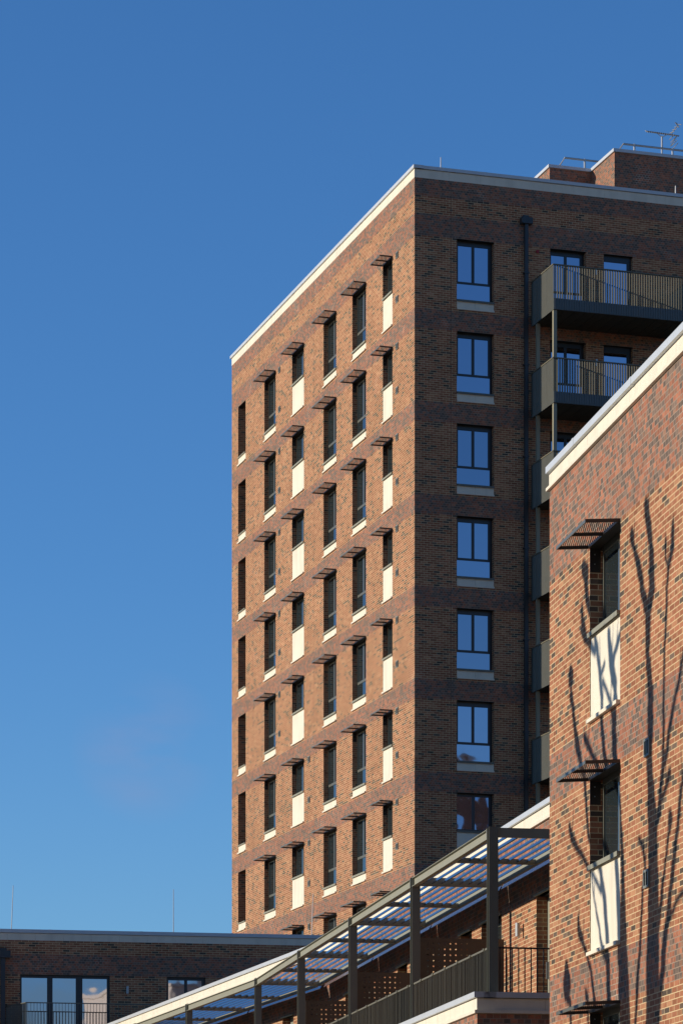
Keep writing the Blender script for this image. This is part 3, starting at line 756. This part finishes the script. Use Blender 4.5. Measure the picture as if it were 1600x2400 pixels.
# --- perforated privacy screens
def screen_mesh():
    m = MB(); W, H = 1.56, 2.02; p = 0.104; y0, y1 = 0.0, 0.012
    ox, nx = 0.095, 8; top = H-0.045; nz = 17
    for yy in (y0, y1):
        # margins
        m.face([(0,yy,0),(ox,yy,0),(ox,yy,H),(0,yy,H)], SCREEN); m.face([(ox+nx*p,yy,0),(W,yy,0),(W,yy,H),(ox+nx*p,yy,H)], SCREEN)
        m.face([(ox,yy,top),(ox+nx*p,yy,top),(ox+nx*p,yy,H),(ox,yy,H)], SCREEN)
        zb = top-nz*p; m.face([(ox,yy,0),(ox+nx*p,yy,0),(ox+nx*p,yy,zb),(ox,yy,zb)], SCREEN)
        for i in range(nx):
            for j in range(nz):
                cx = ox+(i+.5)*p; cz = top-(j+.5)*p; r_ = 0.016
                sq = [(math.cos(q), math.sin(q)) for q in [R(22.5+45*k) for k in range(8)]]
                hp = p/2
                def onsq(k):
                    c_, s_ = math.cos(R(22.5+45*k)), math.sin(R(22.5+45*k)); f_ = hp/max(abs(c_), abs(s_)); return (cx+c_*f_, cz+s_*f_)
                for k in range(8):
                    a_ = onsq(k); b_ = onsq(k+1); c0 = (cx+sq[k][0]*r_, cz+sq[k][1]*r_); c1 = (cx+sq[(k+1)%8][0]*r_, cz+sq[(k+1)%8][1]*r_)
                    if k % 2 == 0:
                        cr = (cx+math.copysign(hp, a_[0]-cx if abs(a_[0]-cx) > abs(b_[0]-cx) else b_[0]-cx), cz+math.copysign(hp, a_[1]-cz if abs(a_[1]-cz) > abs(b_[1]-cz) else b_[1]-cz))
                        m.face([(a_[0],yy,a_[1]),(cr[0],yy,cr[1]),(b_[0],yy,b_[1]),(c1[0],yy,c1[1]),(c0[0],yy,c0[1])], SCREEN)
                    else:
                        m.face([(a_[0],yy,a_[1]),(b_[0],yy,b_[1]),(c1[0],yy,c1[1]),(c0[0],yy,c0[1])], SCREEN)
    m.face([(0,y0,H),(W,y0,H),(W,y1,H),(0,y1,H)], SCREEN); m.face([(W,y0,0),(W,y1,0),(W,y1,H),(W,y0,H)], SCREEN); m.face([(0,y0,0),(0,y1,0),(0,y1,H),(0,y0,H)], SCREEN)
    return m.mesh('privacy_screen')
sm_ = screen_mesh()
sl = ['nearest perforated brown privacy screen, behind the second pergola post', 'perforated brown privacy screen behind the third pergola post', 'perforated brown privacy screen behind the fourth pergola post, lower in view', 'farthest brown perforated privacy screen beside the fifth pergola post']
for a, lb in zip(posts1[1:], sl):
    o_ = obj('privacy_screen', sm_); o_.location = world1(0.21, a+0.30, 4.48); o_.rotation_euler = (0, 0, rz1)
    tag(o_, lb, 'privacy screen', 'privacy screens dividing the roof terrace')

# ================================================================== near building
loc, rz = frame(1287, 45.95, 10.13)
near = thing('brick_apartment_block', 'near brick apartment block at the right edge with tree shadows across its sunlit wall', 'apartment building', loc, rz)
NH = 10.17
nheads = [NH-3.15*k for k in range(4)]
NE = -13.0
mb = MB()
wall(mb, 'x', 0, NE, 0, -1.6, 11.56, [(-3.847, -2.272, h-2.42, h, 0.18, False) for h in nheads] + [(-11.0, -9.4, h-2.42, h, 0.18, True) for h in nheads],
     [(NH, 12)] + [(h, h+0.675) for h in nheads[1:]])
wall(mb, 'y', 0, 0, 12, -1.6, 11.56, [], [(NH, 12)]); wall(mb, 'y', NE, 0, 12, -1.6, 11.56, [], [(NH, 12)]); wall(mb, 'x', 12, NE, 0, -1.6, 11.56, [], [(NH, 12)])
obj('wall', mb, near, v0=NH)
mb = MB(); mb.box(0.3, 11.7, NE+0.3, -0.3, 11.3, 11.6, ROOF); obj('roof', mb, near)
coping(near, [('x', 0, NE, 0, -1, 0.085, 0.001)], 11.805, 0.095, 0.20, joints=2.2)
for i, h in enumerate(nheads):
    o_ = window(near, True, 1.575, 1.20, 'short', visor=(0.085, 0.012), tilt=0.03) if i == 0 else copy_tree(first_n, near)
    if i == 0: first_n = o_
    o_.location = (0, -3.847, h)
for (a, z) in ((-5.33, 6.86), (-5.30, 5.2)):
    obj('vent', vent_me, near, loc=(0, a, z))

# ================================================================== bare pollarded tree (out of frame on the left, its shadow lies on the near wall)
BRANCH = [[(-5.13,10.03,0.128),(-5.21,9.79,0.152),(-5.34,9.44,0.151),(-5.36,9.2,0.164),(-5.39,8.92,0.176),(-5.21,8.68,0.178),(-5.19,8.41,0.153),(-5.16,8.14,0.153),(-5.26,7.85,0.157),(-5.31,7.56,0.172),(-5.31,7.15,0.167),(-5.27,6.88,0.167),(-5.26,6.67,0.177),(-5.36,6.25,0.201),(-5.41,5.96,0.225),(-5.44,5.55,0.25),(-5.47,5.14,0.25),(-5.44,4.59,0.275),(-5.41,4.04,0.312),(-5.41,3.36,0.324)],
[(-4.43,9.8,0.106),(-4.51,9.63,0.079),(-4.75,9.38,0.125),(-4.88,9.1,0.124),(-5.01,8.87,0.141),(-5.21,8.68,0.152)],
[(-6.33,9.48,0.096),(-6.31,9.22,0.109),(-6.16,9.02,0.073),(-6.06,8.78,0.068),(-6.04,8.44,0.073),(-5.96,8.12,0.064),(-5.94,7.72,0.064),(-5.92,7.32,0.074),(-5.92,6.91,0.089),(-5.89,6.58,0.099),(-5.77,6.32,0.104),(-5.72,6.06,0.124),(-5.47,5.82,0.15)],
[(-6.01,9.38,0.061),(-6.01,9.16,0.054),(-6.16,9.0,0.054)],
[(-6.93,7.99,0.061),(-6.64,7.59,0.076),(-6.4,7.3,0.082),(-6.19,7.0,0.092),(-6.01,6.69,0.103),(-5.89,6.58,0.099)],
[(-2.07,9.87,0.132),(-2.1,9.63,0.112),(-2.31,9.22,0.087),(-2.63,8.71,0.092),(-2.77,8.32,0.103),(-2.86,8.01,0.102),(-2.89,7.79,0.108),(-3.0,7.26,0.119),(-3.45,6.54,0.122),(-3.62,5.68,0.126),(-3.7,5.21,0.142),(-3.81,4.77,0.19),(-3.96,4.47,0.268),(-4.01,4.04,0.289),(-4.08,3.47,0.293)],
[(-3.23,8.81,0.084),(-3.34,8.36,0.153),(-3.56,8.03,0.159),(-3.53,7.6,0.159),(-3.56,7.17,0.151),(-3.73,6.64,0.12),(-3.92,6.04,0.092),(-3.99,5.32,0.108),(-4.0,4.61,0.215)],
[(-3.81,8.66,0.065),(-3.61,8.52,0.082),(-3.37,8.32,0.111)],
[(-3.0,8.42,0.057),(-2.77,8.32,0.074)],
[(-2.95,8.2,0.057),(-3.34,7.84,0.067),(-3.53,7.53,0.083)],
[(-1.23,8.61,0.147),(-1.23,8.38,0.14),(-1.35,8.14,0.091),(-1.47,7.81,0.109),(-1.6,7.57,0.15),(-1.78,7.31,0.09),(-2.0,7.01,0.089),(-2.05,6.75,0.089),(-2.19,6.28,0.082),(-2.54,5.94,0.081),(-2.8,5.69,0.091),(-3.0,5.3,0.113),(-3.12,4.85,0.118),(-3.23,4.4,0.14),(-3.28,3.96,0.134),(-3.56,3.37,0.165)],
[(-1.96,9.93,0.13),(-2.05,9.73,0.118),(-2.09,9.52,0.106),(-2.31,9.22,0.087)],
[(-1.84,9.38,0.089),(-1.87,9.19,0.19),(-2.02,8.98,0.118),(-2.54,8.66,0.087)],
[(-2.31,5.71,0.035),(-2.46,5.36,0.038),(-2.66,5.05,0.057),(-2.86,4.7,0.071),(-3.23,4.4,0.084)],
[(-1.17,6.5,0.077),(-1.29,6.35,0.11),(-1.66,6.13,0.078),(-2.07,5.9,0.074),(-2.43,5.69,0.058),(-2.83,5.39,0.068)],
[(-1.63,5.19,0.054),(-1.67,5.01,0.138),(-1.9,4.84,0.089),(-2.13,4.63,0.074),(-2.31,4.42,0.076),(-2.46,4.11,0.087),(-2.72,3.43,0.097)],
[(-0.98,4.55,0.139),(-1.01,4.32,0.252),(-0.98,4.21,0.185),(-1.17,4.08,0.092),(-1.26,3.55,0.086)],
[(-4.77,5.83,0.052),(-5.01,5.66,0.077),(-5.08,5.46,0.067),(-4.95,5.2,0.067),(-4.88,4.79,0.067),(-4.8,4.38,0.078),(-4.69,3.98,0.094),(-4.56,3.29,0.079)],
[(-6.21,5.88,0.121),(-6.17,5.72,0.063),(-6.04,5.47,0.064),(-5.92,5.21,0.069),(-5.82,4.96,0.099),(-5.72,4.7,0.109),(-5.52,4.44,0.125)],
[(-7.02,6.65,0.061),(-6.74,6.24,0.076),(-6.64,6.05,0.095),(-6.55,5.73,0.095),(-6.4,5.42,0.115),(-6.26,5.1,0.102),(-6.14,4.78,0.122),(-5.96,4.4,0.123),(-5.87,4.07,0.143),(-5.72,3.74,0.149),(-5.52,3.35,0.15)],
[(-7.02,5.01,0.061),(-6.45,4.81,0.067),(-6.16,4.64,0.063)],
[(-2.02,7.62,0.089),(-2.19,7.47,0.094),(-2.6,7.19,0.075),(-3.06,6.74,0.073),(-3.53,6.09,0.083)],
[(-6.16,6.44,0.097),(-6.04,6.31,0.073),(-5.79,6.18,0.074)],
[(-2.07,4.13,0.071),(-2.16,4.01,0.082),(-2.19,3.62,0.059)]]
On = Vector(loc); Bn = Vector((math.cos(rz), math.sin(rz), 0)); An = Vector((-math.sin(rz), math.cos(rz), 0))
def tp(a, z, d):
    p = On + An*a + Vector((0, 0, z)); return p + S*(d/ S.xy.length)
base = tp(-3.9, 0, 9.8); base.z = -1.6
tree = thing('bare_tree', 'bare pollarded tree whose shadow falls on the near brick wall', 'tree', tuple(base))
tr = MB(); cr = MB()
rnd = random.Random(3)
def dfield(a, z): return 9.8 + 0.22*math.sin(1.1*z) + 0.35*math.sin(1.9*a)
def j(p): return tuple(Vector(p) - base)
fork = tp(-4.3, -1.2, 9.8)
tr.tube([j(base), j(base + Vector((0,0.05,1.4))), j(fork)], [0.55, 0.42, 0.38], BARK, 14)
for i, b in enumerate(BRANCH):
    pts = [j(tp(a, z, dfield(a, z))) for a, z, r_ in b]
    rad = [r_*(0.95 if q_ == 0 or r_ > 0.2 else 0.78) for q_, (a, z, r_) in enumerate(b)]
    if b[-1][1] < 3.9:
        a, z, r_ = b[-1]
        mid = tp(a*0.5-2.15, 1.2, 9.8)
        pts += [j(mid), j(fork)]; rad += [r_*1.05+0.02, 0.3 if r_ > .2 else 0.14]
    # subdivide for organic outline
    P2 = []; R2 = []
    for k in range(len(pts)-1):
        for s_ in range(3):
            f_ = s_/3; P2.append(Vector(pts[k]).lerp(Vector(pts[k+1]), f_)); R2.append((rad[k]*(1-f_)+rad[k+1]*f_)*rnd.uniform(0.90, 1.10))
    P2.append(Vector(pts[-1])); R2.append(rad[-1])
    tipd = (P2[0]-P2[1]).normalized(); r0 = R2[0]; p0_ = P2[0]; P2.insert(0, p0_+tipd*r0*0.6); R2.insert(0, r0*0.88); P2.insert(0, p0_+tipd*r0*1.0); R2.insert(0, r0*0.5)
    P2 = [p_ + Vector((rnd.uniform(-1,1), rnd.uniform(-1,1), rnd.uniform(-1,1)))*0.018 for p_ in P2]
    cr.tube(P2, R2, BARK, 9)
for i, b in enumerate(BRANCH):
    for q in range(2 if len(b) > 6 else 1):
        k = rnd.randrange(1, max(2, len(b)//2))
        a, z, r_ = b[k]; p0 = Vector(j(tp(a, z, dfield(a, z))))
        da = rnd.uniform(-0.28, 0.28); L_ = rnd.uniform(0.25, 0.6)
        up = (An*da + Vector((0, 0, 1)) + Bn*rnd.uniform(-0.3, 0.3)).normalized()
        cr.tube([p0, p0+up*L_*0.5 + An*rnd.uniform(-.02,.02), p0+up*L_+An*rnd.uniform(-.04,.04)], [0.024, 0.018, 0.010], BARK, 6)
obj('trunk', tr, tree, smooth=True); obj('branch', cr, tree, smooth=True)

# ================================================================== buildings behind the viewer that the panes mirror, plus unseen sky blockers
def block(name, label, p, rot, w_, d_, h_, m, floors, cols):
    t = thing(name, label, 'building', p, rot)
    mb = MB(); mb.box(-w_/2, w_/2, 0, d_, 0, h_, m); obj('wall', mb, t)
    f = MB()
    for i in range(cols):
        for k in range(floors):
            x = -w_/2 + (i+0.5)*w_/cols; z = (k+0.5)*h_/floors
            f.box(x-0.7, x+0.7, -0.04, 0.02, z-0.8, z+0.8, GLASS); f.box(x-0.85, x+0.85, -0.08, 0.02, z-0.98, z-0.8, WHITE)
    obj('window', f, t)
    r = MB(); r.box(-w_/2-0.2, w_/2+0.2, -0.2, d_+0.2, h_, h_+0.4, WHITE); obj('roof', r, t)
DKB = mat('dark_brown_brick', (0.13, 0.075, 0.05), 0.9, noise=0.25, nscale=2.0)
block('brick_building', 'brick tower behind the viewer, mirrored in a low tower window', (95, -10, -1.6), R(180-37), 26, 14, 44.6, BR, 13, 6)
block('stone_building', 'pale stone building behind the viewer, mirrored in the right glazed door', (53, -42, -1.6), R(180-15), 28, 14, 26.5, WHITE, 8, 6)
block('rendered_building', 'lower pale rendered building behind the viewer, mirrored in the left glazed doors', (24, -48, -1.6), R(180-15), 26, 12, 23.2, WHITE, 7, 6)
block('added_sky_blocker', 'long dark block added behind the viewer to shut out low sky, left of the pale buildings', (-50, -62, -1.6), R(180), 96, 14, 44, DKB, 14, 18)  # unseen blocks from here on, added to cut the ambient sky light
block('added_sky_blocker', 'dark block added behind and right of the viewer to shut out low sky, taller than the others', (150, 10, -1.6), R(180-50), 70, 14, 48, DKB, 15, 14)
block('added_glow_blocker', 'long low dark block added far left of the viewer to shut out low sky glow', (-125, 60, -1.6), R(90), 260, 12, 24, DKB, 7, 40)  # unseen, added to cut the horizon glow on the sun side
